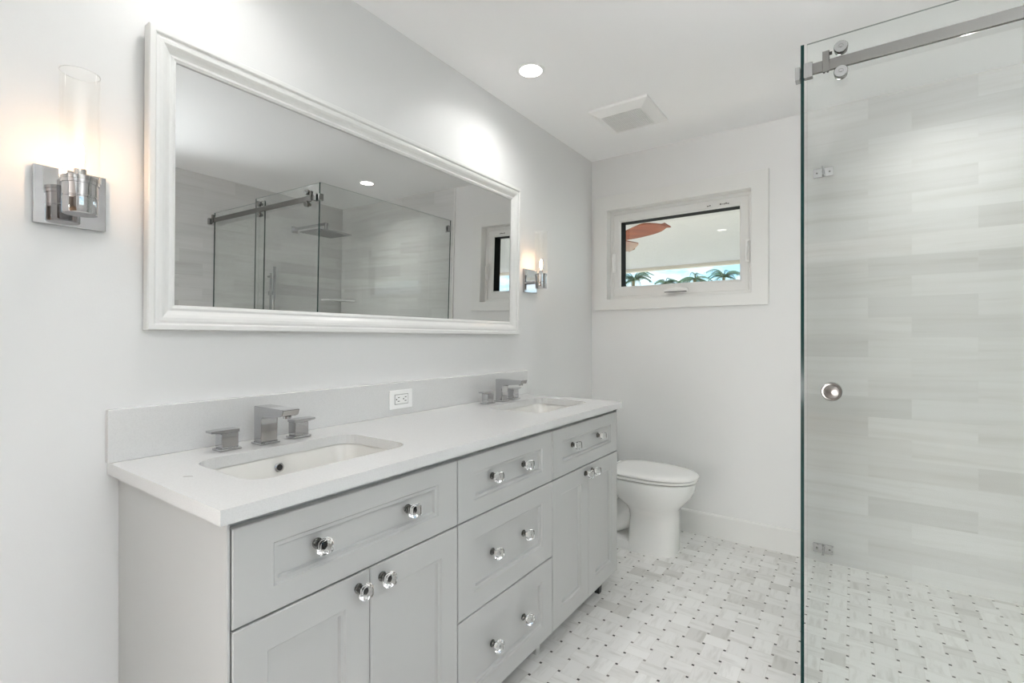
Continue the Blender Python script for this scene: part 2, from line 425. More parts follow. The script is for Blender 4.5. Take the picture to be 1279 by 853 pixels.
# ================================================================== VANITY
FX = .545           # carcass front
DX = .565           # door and drawer face
KNOBS = [0]
def knob(parent, y, z):
    bm = NB(); lathe(bm, (DX, y, z), (1, 0, 0), [(0, .011), (.003, .0115), (.0045, .008), (.010, .0065), (.014, .0085), (.0155, .0085)], 20)
    obj('knob_base', bm, M['dark_chrome'], parent, True)
    bm = NB()
    s = []
    for (dx, a) in ((.0155, .0085), (.018, .0115), (.024, .0155), (.033, .0160), (.038, .0145), (.040, .011)):
        s.append([(DX + dx, y + p[0], z + p[1]) for p in rrect(-a, a, -a, a, 0, a * .42, 3)])
    loft(bm, [[(q[0], q[1], q[2]) for q in l] for l in s], True, True, True)
    obj('knob', bm, M['crystal'], parent)
def front_panel(name, parent, y0, y1, z0, z1, sy, sz):
    """shaker front with a stepped recess"""
    bm = NB()
    def r(x, i, jz=None): return rect_yz(x, y0 + i, y1 - i, z0 + i, z1 - i)
    def q(x, i): return rect_yz(x, y0 + sy + i, y1 - sy - i, z0 + sz + i, z1 - sz - i)
    loft(bm, [r(FX + .0005, 0), r(DX - .002, 0), r(DX, .002), q(DX, 0), q(DX - .004, .0035), q(DX - .004, .011), q(DX - .011, .0145)], True, True, True)
    return obj(name, bm, M['cabinet'], parent)
def leg(parent, x, y, m):
    bm = NB()
    loft(bm, [rect_xy(.0, x - .011, x + .011, y - .011, y + .011), rect_xy(.006, x - .012, x + .012, y - .012, y + .012), rect_xy(.06, x - .015, x + .015, y - .015, y + .015), rect_xy(.083, x - .016, x + .016, y - .016, y + .016)], True, True, True)
    obj('leg', bm, m, parent)
BZ0, BZ1 = .083, .8655
def carcass(parent, y0, y1, end0, end1):
    bm = NB(); T = .018
    box(bm, .004, FX, y0, y0 + T, BZ0, BZ1); box(bm, .004, FX, y1 - T, y1, BZ0, BZ1)
    box(bm, .004, FX, y0 + T, y1 - T, BZ0, BZ0 + T); box(bm, .004, .016, y0 + T, y1 - T, BZ0 + T, BZ1)
    box(bm, FX - .05, FX, y0 + T, y1 - T, BZ1 - .02, BZ1); 
    box(bm, FX - .02, FX, y0 + T, y1 - T, .645, .664)
    obj('body', bm, M['cabinet'], parent)
    if end0:
        bm = NB(); box(bm, .002, .562, y0 - .006, y0 - .0002, BZ0 - .01, BZ1, .001, 1); obj('end_panel', bm, M['cabinet'], parent)
    if end1:
        bm = NB(); box(bm, .002, .562, y1 + .0002, y1 + .006, BZ0 - .01, BZ1, .001, 1); obj('end_panel', bm, M['cabinet'], parent)
G = .0022
TOPZ = (.659, .846)
# left sink cabinet
YA, YB, YC, YD = .438, 1.0665, 1.6095, 2.229
cab = thing('sink_cabinet', (0, (YA + YB) / 2, 0), 'white sink cabinet nearest the camera, one wide drawer over two doors', 'cabinet', 'vanity cabinets')
carcass(cab, YA, YB, True, False)
dr = front_panel('drawer', cab, YA + G, YB - G, *TOPZ, .078, .050); knob(dr, .613, .763); knob(dr, .870, .763)
ym = .7535
d = front_panel('door', cab, YA + G, ym - G / 2, .078, .6545, .066, .066); knob(d, .719, .622)
d = front_panel('door', cab, ym + G / 2, YB - G, .078, .6545, .066, .066); knob(d, .788, .622)
for x, y in ((.50, YA + .05), (.50, YB - .05), (.06, YA + .05), (.06, YB - .05)): leg(cab, x, y, M['cabinet'])
# middle drawer cabinet
cab = thing('drawer_cabinet', (0, (YB + YC) / 2, 0), 'white cabinet of three stacked drawers in the middle of the vanity', 'cabinet', 'vanity cabinets')
carcass(cab, YB + .0005, YC - .0005, False, False)
for z0, z1, zk, sz in ((.659, .846, .765, .050), (.3715, .6545, .525, .062), (.078, .3675, .234, .062)):
    dr = front_panel('drawer', cab, YB + G, YC - G, z0, z1, .072, sz); knob(dr, 1.229, zk); knob(dr, 1.407, zk)
for x, y in ((.36, YB + .06), (.508, YC - .035), (.06, YB + .06), (.06, YC - .05)): leg(cab, x, y, M['cabinet'])
# right sink cabinet
cab = thing('sink_cabinet', (0, (YC + YD) / 2, 0), 'white sink cabinet beside the toilet, one drawer over two narrow doors', 'cabinet', 'vanity cabinets')
carcass(cab, YC, YD, False, True)
dr = front_panel('drawer', cab, YC + G, YD - G, *TOPZ, .072, .050); knob(dr, 1.766, .768); knob(dr, 2.006, .768)
ym = 1.917
d = front_panel('door', cab, YC + G, ym - G / 2, .078, .6545, .066, .066); knob(d, 1.884, .624)
d = front_panel('door', cab, ym + G / 2, YD - G, .078, .6545, .066, .066); knob(d, 1.950, .624)
for x, y in ((.34, YC + .06), (.515, YD - .11), (.06, YC + .06), (.06, YD - .09)): leg(cab, x, y, M['leg'])

# ---- countertop with two rounded sink cut-outs, backsplash
TZ, TB = .8948, .8660
CY0, CY1, CXF = .4095, 2.2395, .5876
SINKS = ((.168, .462, .528, .982), (.168, .462, 1.688, 2.142))
SR = .055
counter = thing('countertop', (.29, (CY0 + CY1) / 2, TB), 'long white quartz countertop with low backsplash across the vanity cabinets', 'countertop')
bm = NB()
def slab_face(z, flip):
    holes = [rrect(x0, x1, y0, y1, z, SR, 6) for x0, x1, y0, y1 in SINKS]
    outer = [(.0005, CY0, z), (CXF, CY0, z), (CXF, CY1, z), (.0005, CY1, z)]
    es = []
    for lp in [outer] + holes:
        vs = [bm.verts.new(p) for p in lp]
        es += [bm.edges.new((vs[k], vs[(k + 1) % len(vs)])) for k in range(len(vs))]
    bmesh.ops.triangle_fill(bm, edges=es, use_beauty=True)
slab_face(TZ, False); slab_face(TB, True)
bmesh.ops.recalc_face_normals(bm, faces=bm.faces)
loft(bm, [rect_xy(TB, .0005, CXF, CY0, CY1), rect_xy(TZ, .0005, CXF, CY0, CY1)])
for x0, x1, y0, y1 in SINKS: loft(bm, [rrect(x0, x1, y0, y1, TB, SR, 6), rrect(x0, x1, y0, y1, TZ, SR, 6)])
bmesh.ops.remove_doubles(bm, verts=bm.verts, dist=1e-5)
sl = obj('slab', bm, M['quartz'], counter)
bm = NB(); box(bm, .0008, .020, CY0 - .003, 2.268, TZ + .0002, 1.025, .0015, 2); obj('backsplash', bm, M['quartz'], counter)
bm = NB()
loft(bm, [[(.30 + .007 * math.cos(2 * PI * k / 10) * (1.6 if k in (0, 1) else 1), .470 + .004 * math.sin(2 * PI * k / 10) + .006 * math.cos(2 * PI * k / 10), zz) for k in range(10)] for zz in (TZ + .0001, TZ + .0006)], True, False, True)
obj('chip_mark', bm, mat('chip_grey', (.35, .34, .33), .7), counter, label='small grey chip mark in the countertop')

def sink(x0, x1, y0, y1, label):
    s = thing('undermount_sink', ((x0 + x1) / 2, (y0 + y1) / 2, TB), label, 'sink', 'undermount sinks')
    bm = NB(); zt = TB - .0006
    def rr(i, z, r): return rrect(x0 + i, x1 - i, y0 + i, y1 - i, z, r, 6)
    loft(bm, [rr(-.022, zt, .06), rr(-.004, zt, .06), rr(.0, zt - .006, .058), rr(.008, zt - .055, .055), rr(.014, zt - .085, .05), rr(.024, zt - .103, .045), rr(.042, zt - .113, .04), rr(.09, zt - .117, .02),
              rr(.11, zt - .118, .015)], True, False, True)
    loft(bm, [rr(-.022, zt, .06), rr(-.022, zt - .012, .06), rr(-.008, zt - .014, .06), rr(.0, zt - .07, .055), rr(.02, zt - .125, .05), rr(.1, zt - .13, .02)], True, False, True)
    bmesh.ops.remove_doubles(bm, verts=bm.verts, dist=1e-5)
    obj('basin', bm, M['basin'], s, True)
    c = ((x0 + x1) / 2, (y0 + y1) / 2, zt - .1178)
    bm = NB(); lathe(bm, c, (0, 0, 1), [(0, .030), (.003, .030), (.004, .026), (.002, .022), (.002, .012), (.005, .010), (.006, 0)], 24); obj('drain', bm, M['chrome'], s, True)
    # overflow ring in the front-facing wall below the faucet
    oc = Vector((x0 + .0068, (y0 + y1) / 2 - .005, zt - .030)); dn = Vector((1, 0, .14)).normalized()
    bm = NB(); lathe(bm, oc, dn, [(-.002, .0130), (.002, .0130), (.003, .011), (.0032, .0085), (.001, .0082), (-.002, .0082)], 22); ov = obj('overflow_ring', bm, M['chrome'], s, True)
    bm = NB(); lathe(bm, oc, dn, [(-.0015, .0080), (.0012, .0078), (.0013, 0)], 20); obj('overflow_hole', bm, M['slot'], ov)
sink(*SINKS[0], 'rectangular white undermount sink nearest the camera, with a round overflow ring showing')
sink(*SINKS[1], 'rectangular white undermount sink at the toilet end of the counter')

def faucet(yc, label):
    f = thing('faucet', (.10, yc, TZ), label, 'faucet', 'widespread chrome faucets')
    z = TZ + .0003
    prof = [(.084, z + .009), (.122, z + .009), (.122, z + .074), (.130, z + .0815), (.215, z + .088), (.231, z + .092), (.238, z + .108), (.225, z + .1095), (.084, z + .1095)]
    hw = .0245
    bm = NB(); loft(bm, [[(a, yc - hw, b) for a, b in prof], [(a, yc + hw, b) for a, b in prof]], True, True, True)
    bmesh.ops.bevel(bm, geom=list(bm.edges), offset=.0012, segments=2, affect='EDGES')
    sp = obj('spout', bm, M['chrome'], f)
    bm = NB(); box(bm, .077, .129, yc - .0295, yc + .0295, z, z + .0065, .001, 1); box(bm, .084, .122, yc - .025, yc + .025, z + .0065, z + .0092)
    obj('base_plate', bm, M['chrome'], sp)
    bm = NB(); lathe(bm, (.216, yc, z + .089), (0, 0, -1), [(0, .011), (.006, .011), (.007, .009), (.004, .008)], 18); obj('aerator', bm, M['chrome'], sp, True)
    for s in (-1, 1):
        y = yc + s * .105; x0, x1 = .080, .117
        bm = NB(); box(bm, x0, x1, y - .022, y + .022, z + .009, z + .048, .0012, 2)
        hd = obj('handle', bm, M['chrome'], f)
        bm = NB()
        ya, yb = (y - s * .024, y + s * .047)
        loft(bm, [[(x0 - .001, ya, z + .0482), (x1 + .001, ya, z + .0482), (x1 + .001, ya, z + .0565), (x0 - .001, ya, z + .0565)],
                  [(x0 - .001, y + s * .018, z + .0482), (x1 + .001, y + s * .018, z + .0482), (x1 + .001, y + s * .018, z + .0575), (x0 - .001, y + s * .018, z + .0575)],
                  [(x0 + .002, yb, z + .0515), (x1 - .002, yb, z + .0515), (x1 - .002, yb, z + .0570), (x0 + .002, yb, z + .0570)]], True, True, True)
        obj('lever', bm, M['chrome'], hd)
        bm = NB(); box(bm, .0755, .1225, y - .0285, y + .0285, z, z + .0065, .001, 1); box(bm, x0 + .001, x1 - .001, y - .021, y + .021, z + .0065, z + .0092)
        obj('base_plate', bm, M['chrome'], hd)
faucet(.750, 'chrome two-handle faucet behind the sink nearest the camera')
faucet(1.9120, 'chrome two-handle faucet behind the sink at the toilet end')

# ---- outlet on the backsplash
o = thing('wall_outlet', (.02, 1.340, .958), 'white duplex outlet mounted sideways in the backsplash between the faucets', 'outlet')
bm = NB(); box(bm, .0203, .0255, 1.281, 1.399, .921, .995, .002, 2); obj('cover_plate', bm, M['plastic'], o)
bm = NB(); box(bm, .0256, .0275, 1.307, 1.374, .941, .976, .001, 1); rc = obj('receptacle', bm, M['plastic'], o)
bm = NB()
for a in (1.306, 1.3745): box(bm, .0256, .0266, a - .0012, a + .0012, .940, .977)
for a in (.9395, .9775): box(bm, .0256, .0266, 1.305, 1.3755, a - .0012, a + .0012)
obj('receptacle_seam', bm, M['fan_grey'], o)
for yc in (1.322, 1.358):
    bm = NB()
    box(bm, .0276, .0279, yc - .002, yc + .007, .9645, .9670); box(bm, .0276, .0279, yc - .003, yc + .007, .9500, .9525)
    lathe(bm, (.0275, yc - .0085, .9588), (1, 0, 0), [(0, .0027), (.0005, .0027)], 12)
    obj('slots', bm, M['slot'], rc)

# ================================================================== MIRROR
MY0, MY1, MZ0, MZ1 = .483, 2.173, 1.222, 2.002
mir = thing('wall_mirror', (.0015, (MY0 + MY1) / 2, MZ0), 'wide mirror in a white moulded frame hung above the vanity', 'mirror')
prof = [(0, .001), (0, .029), (.0025, .032), (.013, .032), (.0155, .0305), (.0175, .0265), (.0185, .0255), (.025, .0275), (.033, .0265), (.041, .0225), (.047, .0175), (.052, .0140),
        (.0545, .0145), (.057, .0160), (.060, .0160), (.0625, .0140), (.0665, .0125), (.0675, .0085)]
bm = NB(); loft(bm, [rect_yz(x + .0015, MY0 + s, MY1 - s, MZ0 + s, MZ1 - s) for s, x in prof])
obj('frame', bm, M['frame'], mir)
bm = NB(); box(bm, .004, .0095, MY0 + .06, MY1 - .06, MZ0 + .06, MZ1 - .06); obj('mirror_glass', bm, M['mirror'], mir)
mir.rotation_euler = (0, R(.94), 0)        # top leans off the wall on its hanging wire

# ================================================================== SCONCES
def sconce(yc, label):
    s = thing('wall_sconce', (.0, yc, 1.525), label, 'wall lamp', 'chrome wall sconces')
    bm = NB(); box(bm, .0005, .013, yc - .0645, yc + .0645, 1.459, 1.589, .0012, 2); obj('back_plate', bm, M['chrome'], s)
    ax = .080
    bm = NB(); tube(bm, [(.013, yc, 1.515), (.052, yc, 1.515)], .009, 14); obj('arm', bm, M['chrome'], s, True)
    bm = NB(); lathe(bm, (ax, yc, 1.478), (0, 0, 1), [(0, .020), (0, .030), (.002, .0315), (.036, .0315), (.037, .0305), (.039, .0305), (.040, .0315), (.066, .0315), (.0665, .0335), (.082, .0335), (.083, .0325), (.083, .012), (.070, .010)], 36)
    obj('cup', bm, M['chrome'], s, True)
    bm = NB(); lathe(bm, (ax, yc, 1.561), (0, 0, 1), [(0, .011), (.018, .011), (.019, .008)], 18); obj('socket', bm, M['chrome'], s, True)
    bm = NB(); seg = 40; r1, r0 = .0362, .0340; z0, z1 = 1.5515, 1.794
    ring = lambda r, z: [(ax + r * math.cos(2 * PI * k / seg), yc + r * math.sin(2 * PI * k / seg), z) for k in range(seg)]
    loft(bm, [ring(r1, z0), ring(r1, z1)]); loft(bm, [ring(r0, z1), ring(r0, z0)])
    loft(bm, [ring(r1, z1), ring(r0, z1)], mi=1); loft(bm, [ring(r0, z0), ring(r1, z0)])
    bmesh.ops.remove_doubles(bm, verts=bm.verts, dist=1e-6)
    obj('glass_shade', bm, [M['shade'], M['glass_rim']], s, True, label='clear glass cylinder shade')
    bm = NB(); lathe(bm, (ax, yc, 1.579), (0, 0, 1), [(0, .006), (.006, .0115), (.040, .0125), (.058, .011), (.066, .006), (.068, .001)], 20)
    b = obj('bulb', bm, M['shade'], s, True)
    bm = NB(); lathe(bm, (ax, yc, 1.590), (0, 0, 1), [(0, .002), (.006, .0065), (.040, .0065), (.050, .002)], 14)
    obj('filament', bm, M['bulb'], b, True, label='glowing warm bulb core')
sconce(.340, 'chrome wall sconce with glass cylinder nearest the camera, at the near edge of the mirror')
sconce(2.3145, 'chrome wall sconce with glass cylinder between the mirror and the window corner')

# ================================================================== CEILING
def can(x, y, label, watts=CAN_WATTS):
    c = thing('recessed_light', (x, y, H), label, 'ceiling light', 'recessed ceiling lights')
    bm = NB(); lathe(bm, (x, y, H - .0003), (0, 0, -1), [(0, .058), (0, .066), (.003, .0655), (.005, .062), (.005, .056), (.003, .052), (0, .052)], 40); obj('trim_ring', bm, M['plastic'], c, True)
    bm = NB(); lathe(bm, (x, y, H - .0004), (0, 0, -1), [(0, .0535), (.0012, .0535), (.0022, .0480), (.0036, .040), (.0040, .02), (.0041, 0)], 36)
    obj('diffuser', bm, M['can'], c, True)
    sl = bpy.data.lights.new('downlight', 'SPOT'); sl.energy = watts; sl.spot_size = R(150); sl.spot_blend = 1.0; sl.shadow_soft_size = .05; sl.color = (1, .985, .965)
    so_ = bpy.data.objects.new('downlight', sl); so_.parent = c; so_.location = (0, 0, -.012); COL.objects.link(so_)
can(.282, 1.895, 'round recessed ceiling light glowing between mirror and exhaust fan', 10.0)
can(1.885, 2.638, 'round recessed light above the shower, seen lit in the mirror', 12.0)
can(2.62, .30, 'added round recessed ceiling light by the tiled wall, out of view', 22.0)  # this and the next two are added out of view to brighten the room
can(.70, -.75, 'added round recessed ceiling light at the rear of the room, out of view', 16.0)
can(.282, .62, 'added round recessed ceiling light above the sink nearest the camera, out of view', 7.0)

fan = thing('exhaust_fan', (.485, 2.578, H), 'square white exhaust fan grille on the ceiling above the toilet corner', 'exhaust fan')
bm = NB()
fx0, fx1, fy0, fy1 = .322, .648, 2.412, 2.747
def fr(i, z): return rect_xy(z, fx0 + i, fx1 - i, fy0 + i, fy1 - i)
loft(bm, [fr(.0, H - .0004), fr(0, H - .012), fr(.004, H - .0155), fr(.046, H - .036), fr(.050, H - .0365), fr(.0535, H - .0345), fr(.0535, H - .008)])
obj('housing', bm, M['plastic'], fan)
bm = NB(); n = 22; gx0, gx1 = fx0 + .0535, fx1 - .0535
for k in range(n):
    xx = gx0 + (k + .5) * (gx1 - gx0) / n
    box(bm, xx - .0029, xx + .0029, fy0 + .0536, fy1 - .0536, H - .034, H - .022)
for yy in (fy0 + .13, fy1 - .13): box(bm, gx0, gx1, yy - .002, yy + .002, H - .033, H - .024)
obj('grille', bm, M['plastic'], fan)
bm = NB(); box(bm, gx0, gx1, fy0 + .0536, fy1 - .0536, H - .010, H - .006); obj('fan_box', bm, mat('grey_fan_box', (.35, .35, .34), .7), fan)

# ================================================================== TOILET
TY = 2.765
toi = thing('toilet', (.38, TY, 0), 'white elongated toilet with closed lid between the vanity and the back wall', 'toilet')
def egg(x0, x1, hw, z, n=40, sq=2.0, fs=2.0):
    """plan outline: squarish at the back, rounded at the front; widest at 45 % of the length"""
    xm = x0 + (x1 - x0) * .46; pts = []
    for k in range(n):
        a = 2 * PI * k / n; c, s = math.cos(a), math.sin(a)
        if c >= 0:
            e = fs; X = xm + (x1 - xm) * abs(c) ** (2 / e); Y = hw * math.copysign(abs(s) ** (2 / e), s)
        else:
            e = sq; X = xm - (xm - x0) * abs(c) ** (2 / e); Y = hw * math.copysign(abs(s) ** (2 / e), s)
        pts.append((X, TY + Y, z))
    return pts
bm = NB()
loft(bm, [egg(.435, .697, .128, .0005, sq=5, fs=3), egg(.437, .698, .127, .02, sq=5, fs=3), egg(.442, .699, .122, .10, sq=4.5, fs=3), egg(.445, .702, .116, .19, sq=4, fs=2.8),
          egg(.435, .704, .117, .225, sq=3.5, fs=2.7), egg(.415, .712, .134, .250, sq=3, fs=2.5), egg(.385, .730, .149, .270, sq=2.8, fs=2.35), egg(.355, .750, .160, .292, sq=2.7, fs=2.25),
          egg(.328, .774, .171, .323, sq=2.8, fs=2.2), egg(.310, .789, .178, .355, sq=3, fs=2.15), egg(.30, .797, .181, .395, sq=3.2, fs=2.1), egg(.30, .798, .180, .402, sq=3.2, fs=2.1), egg(.305, .792, .174, .405, sq=3.2, fs=2.1)], True, True, True)
obj('bowl', bm, M['ceramic'], toi, True)
bm = NB()
def slabpts(z, i): return rrect(.06 + i, .56 - i, TY - .118 + i, TY + .118 - i, z, .05, 5)
loft(bm, [slabpts(.0005, 0), slabpts(.03, .002), slabpts(.042, .012), slabpts(.044, .03)], True, True, True); obj('foot', bm, M['ceramic'], toi, True)
bm = NB()
def spline(P, n=6):
    P = [Vector(p) for p in P]; Q = [P[0]] + P + [P[-1]]; out = []
    for i in range(1, len(Q) - 2):
        for k in range(n):
            u = k / n; p0, p1, p2, p3 = Q[i - 1:i + 3]
            out.append(.5 * (2 * p1 + (p2 - p0) * u + (2 * p0 - 5 * p1 + 4 * p2 - p3) * u * u + (3 * p1 - p0 - 3 * p2 + p3) * u ** 3))
    return out + [P[-1]]
tp = spline([(.48, TY, .27), (.43, TY, .215), (.375, TY, .15), (.30, TY, .122), (.235, TY, .125), (.190, TY, .09), (.182, TY, .043)])
tube(bm, tp, [.083 if k < 26 else .075 for k in range(len(tp))], 28)
obj('trapway', bm, M['ceramic'], toi, True)
bm = NB()
def dk(z, i, x1): return rrect(.03 + i, x1, TY - .15 + i, TY + .15 - i, z, .05, 5)
loft(bm, [dk(.27, .06, .33), dk(.33, .02, .38), dk(.385, .0, .40), dk(.398, .004, .40)], True, True, True); obj('deck', bm, M['ceramic'], toi, True)
bm = NB()
def tk(z, i): return rrect(.016 + i * .3, .205 - i, TY - .205 + i, TY + .205 - i, z, .03, 5)
loft(bm, [tk(.3985, .02), tk(.42, .006), tk(.68, .0)], True, True, True); obj('tank', bm, M['ceramic'], toi, True)
bm = NB(); loft(bm, [tk(.6805, -.006), tk(.705, -.006), tk(.713, .002), tk(.715, .02)], True, True, True); obj('tank_lid', bm, M['ceramic'], toi, True)
bm = NB(); tube(bm, [(.2055, TY - .15, .64), (.222, TY - .15, .64), (.226, TY - .14, .64), (.226, TY - .08, .637)], [.008, .008, .006, .005], 10); obj('flush_lever', bm, M['chrome'], toi, True)
def ring_part(name, zs, x0, x1, hw, dome=0):
    bm = NB(); L = []
    for z, i in zs: L.append(egg(x0 + i, x1 - i, hw - i, z, 48, 3.6, 2.15))
    loft(bm, L, True, True, True); obj(name, bm, M['ceramic'], toi, True)
ring_part('seat', [(.4105, .006), (.413, .001), (.421, 0), (.4255, .004)], .318, .806, .183)
ring_part('lid', [(.4295, .005), (.4315, .001), (.439, .0), (.444, .003), (.449, .014), (.4525, .04), (.4545, .09)], .322, .812, .184)
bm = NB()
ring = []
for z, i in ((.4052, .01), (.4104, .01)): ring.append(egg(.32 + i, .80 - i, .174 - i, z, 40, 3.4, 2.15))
loft(bm, ring, True, True, True); obj('seat_gap_shade', bm, M['slot'], toi, label='shade in the gap under the seat, as a dark sheet')  # black sheet stands in for the shade between seat and bowl
for s in (-1, 1):
    bm = NB(); tube(bm, [(.318, TY + s * .055, .4285), (.318, TY + s * .105, .4285)], .0135, 14); lathe(bm, (.318, TY + s * .08, .399), (0, 0, 1), [(0, .014), (.022, .012)], 14); obj('hinge', bm, M['plastic'], toi, True)
for s in (-1, 1):
    bm = NB(); lathe(bm, (.30, TY + s * .10, .0435), (0, 0, 1), [(0, .013), (.010, .012), (.015, .007), (.016, 0)], 16); obj('bolt_cap', bm, M['plastic'], toi, True)

# ================================================================== SHOWER
XG, YG, ZG = 1.3665, 1.868, 2.166
def pane(bm, x0, x1, y0, y1, z0, z1):
    """glass sheet; its narrow edges take slot 1"""
    box(bm, x0, x1, y0, y1, z0, z1)
    bm.normal_update()
    th = 0 if (x1 - x0) < (y1 - y0) else 1
    for f in bm.faces:
        f.material_index = 0 if abs(f.normal[th]) > .9 else (2 if abs(f.normal.z) > .9 else 1)
GL = [M['glass'], M['glass_edge'], M['glass_top']]
ret = thing('glass_panel', (XG, (YG + D) / 2, 0), 'fixed clear glass panel standing out from the back wall with a dark green edge', 'glass panel', 'fixed shower panels')
bm = NB(); pane(bm, XG - .005, XG + .005, YG - .005, D - .0105, .004, ZG); obj('pane', bm, GL, ret)
for zc in (2.094, .070):
    bm = NB(); box(bm, XG + .0055, XG + .0105, D - .052, D - .0115, zc - .024, zc + .024, .001, 1); box(bm, XG + .0055, XG + .050, D - .0165, D - .0110, zc - .024, zc + .024, .001, 1)
    box(bm, XG - .0105, XG - .0055, D - .052, D - .0135, zc - .024, zc + .024, .001, 1)
    c = obj('wall_clip', bm, M['chrome'], ret)
    bm = NB(); lathe(bm, (XG + .0105, D - .034, zc), (1, 0, 0), [(0, .0045), (.001, .004)], 12); obj('screw', bm, M['steel'], c, True)
    bm = NB(); lathe(bm, (XG + .034, D - .0165, zc), (0, -1, 0), [(0, .0045), (.001, .004)], 12); obj('screw', bm, M['steel'], c, True)
# fixed front panel at the right wall, behind the sliding door
fxp = thing('glass_panel', (2.47, YG + .022, 0), 'fixed clear glass panel at the shower head wall, seen in the mirror', 'glass panel', 'fixed shower panels')
bm = NB(); pane(bm, 2.085, RW - .002, YG + .018, YG + .028, .004, ZG - .02); obj('pane', bm, GL, fxp)
# sliding door
door = thing('sliding_glass_door', (1.78, YG, 0), 'sliding clear glass shower door hanging on rollers, with a round metal knob', 'shower door')
bm = NB(); pane(bm, 1.379, 2.178, YG + .001, YG + .009, .012, ZG + .002); obj('pane', bm, GL, door)
def roller(x, z):
    bm = NB()
    y = YG - .0005
    lathe(bm, (x, y, z), (0, -1, 0), [(0, .010), (.014, .010), (.014, .0180), (.019, .0180), (.020, .015), (.026, .015), (.027, .0190), (.036, .0190), (.0385, .0172), (.0385, .0070), (.0378, .0065), (.0378, .0040), (.0395, .0035), (.0395, 0)], 32)
    r = obj('roller', bm, M['hardware'], door, True)
    bm = NB(); lathe(bm, (x, y - .0192, z), (0, -1, 0), [(0, .0155), (.001, .0175), (.006, .0175), (.0075, .0155)], 28); obj('rubber_band', bm, M['rubber'], r, True)
for x in (1.472, 2.075):
    roller(x, 2.1105); roller(x, 2.0335)
bm = NB()
lathe(bm, (1.447, YG + .0008, 1.030), (0, -1, 0), [(0, .017), (.006, .017), (.007, .0265), (.016, .0285), (.020, .0285), (.0225, .0262), (.0228, .0225), (.0200, .0215), (.0180, .012), (.0172, 0)], 40)
k = obj('knob', bm, M['spun'], door, True)
bm = NB(); lathe(bm, (1.447, YG + .0092, 1.030), (0, 1, 0), [(0, .017), (.006, .017), (.007, .0265), (.016, .0285), (.020, .0285), (.0225, .026), (.023, 0)], 36); obj('knob', bm, M['nickel'], door, True)
# rail with stops and brackets
rail = thing('shower_rail', (2.1, YG - .019, 2.085), 'square brushed metal rail carrying the sliding shower door', 'rail')
bm = NB(); box(bm, XG + .012, RW - .012, YG - .0245, YG - .0145, 2.053, 2.087, .0008, 1); obj('bar', bm, M['steel'], rail)
bm = NB()
box(bm, XG + .0055, XG + .030, YG - .029, YG - .006, 2.045, 2.092, .001, 1)
box(bm, XG - .020, XG - .0055, YG - .020, YG + .012, 2.047, 2.090, .001, 1)
obj('corner_bracket', bm, M['hardware'], rail)
bm = NB(); box(bm, RW - .030, RW - .0008, YG - .032, YG - .008, 2.045, 2.092, .001, 1); obj('wall_bracket', bm, M['hardware'], rail)
for x in (1.4325, 2.80):
    bm = NB(); box(bm, x - .0095, x + .0095, YG - .0305, YG - .0250, 2.047, 2.113, .001, 1); box(bm, x - .0095, x + .0095, YG - .0250, YG - .0140, 2.0875, 2.113, .001, 1)
    st = obj('door_stop', bm, M['steel'], rail)
    bm = NB(); s = 1 if x < 2 else -1
    tube(bm, [(x + s * .0097, YG - .022, 2.105), (x + s * .0165, YG - .022, 2.105)], .005, 12); obj('stop_bumper', bm, M['rubber'], st)
    for dx in (-.005, .005):
        bm = NB(); lathe(bm, (x + dx, YG - .0275, 2.0468), (0, 0, -1), [(0, .0025), (.003, .0025)], 10); obj('set_screw', bm, M['leg'], st)

# shower head, hand shower and corner shelf on the right wall
sh = thing('rain_shower', (RW, 2.59, 2.13), 'square chrome rain shower head on a wall arm, seen in the mirror', 'shower head')
bm = NB(); box(bm, RW - .012, RW - .0005, 2.56, 2.62, 2.105, 2.165, .001, 1); obj('flange', bm, M['chrome'], sh)
bm = NB(); box(bm, 2.356, RW - .012, 2.578, 2.602, 2.130, 2.150, .001, 1); box(bm, 2.358, 2.382, 2.579, 2.601, 2.085, 2.131, .001, 1); obj('arm', bm, M['chrome'], sh)
bm = NB(); lathe(bm, (2.370, 2.59, 2.062), (0, 0, 1), [(0, .022), (.012, .022), (.023, .012)], 18); obj('swivel', bm, M['chrome'], sh, True)
bm = NB(); box(bm, 2.216, 2.524, 2.436, 2.744, 2.050, 2.0615, .002, 2); rh = obj('rain_plate', bm, M['chrome'], sh)
bm = NB()
for a in range(9):
    for b in range(9):
        lathe(bm, (2.234 + a * .034, 2.454 + b * .034, 2.0499), (0, 0, -1), [(0, .005), (.004, .0035), (.0045, 0)], 6)
obj('nozzles', bm, M['rubber'], rh, kind='stuff')
hs = thing('hand_shower', (RW, 2.35, 1.45), 'slim chrome hand shower on a vertical slide bar, seen in the mirror', 'hand shower')
bm = NB(); tube(bm, [(RW - .045, 2.35, 1.08), (RW - .045, 2.35, 1.70)], .010, 14); box(bm, RW - .045, RW - .0005, 2.342, 2.358, 1.09, 1.106); box(bm, RW - .045, RW - .0005, 2.342, 2.358, 1.66, 1.676); obj('slide_bar', bm, M['chrome'], hs, True)
bm = NB(); box(bm, RW - .095, RW - .030, 2.332, 2.368, 1.50, 1.535, .003, 2); obj('holder', bm, M['chrome'], hs)
bm = NB(); box(bm, RW - .112, RW - .0955, 2.338, 2.362, 1.46, 1.755, .003, 2); obj('wand', bm, M['chrome'], hs)
bm = NB(); tube(bm, [(RW - .104, 2.35, 1.46), (RW - .104, 2.352, 1.30), (RW - .10, 2.37, 1.0), (RW - .08, 2.42, .82), (RW - .05, 2.48, .80), (RW - .03, 2.52, .88), (RW - .02, 2.53, .95)], .007, 10); obj('hose', bm, M['steel'], hs, True)
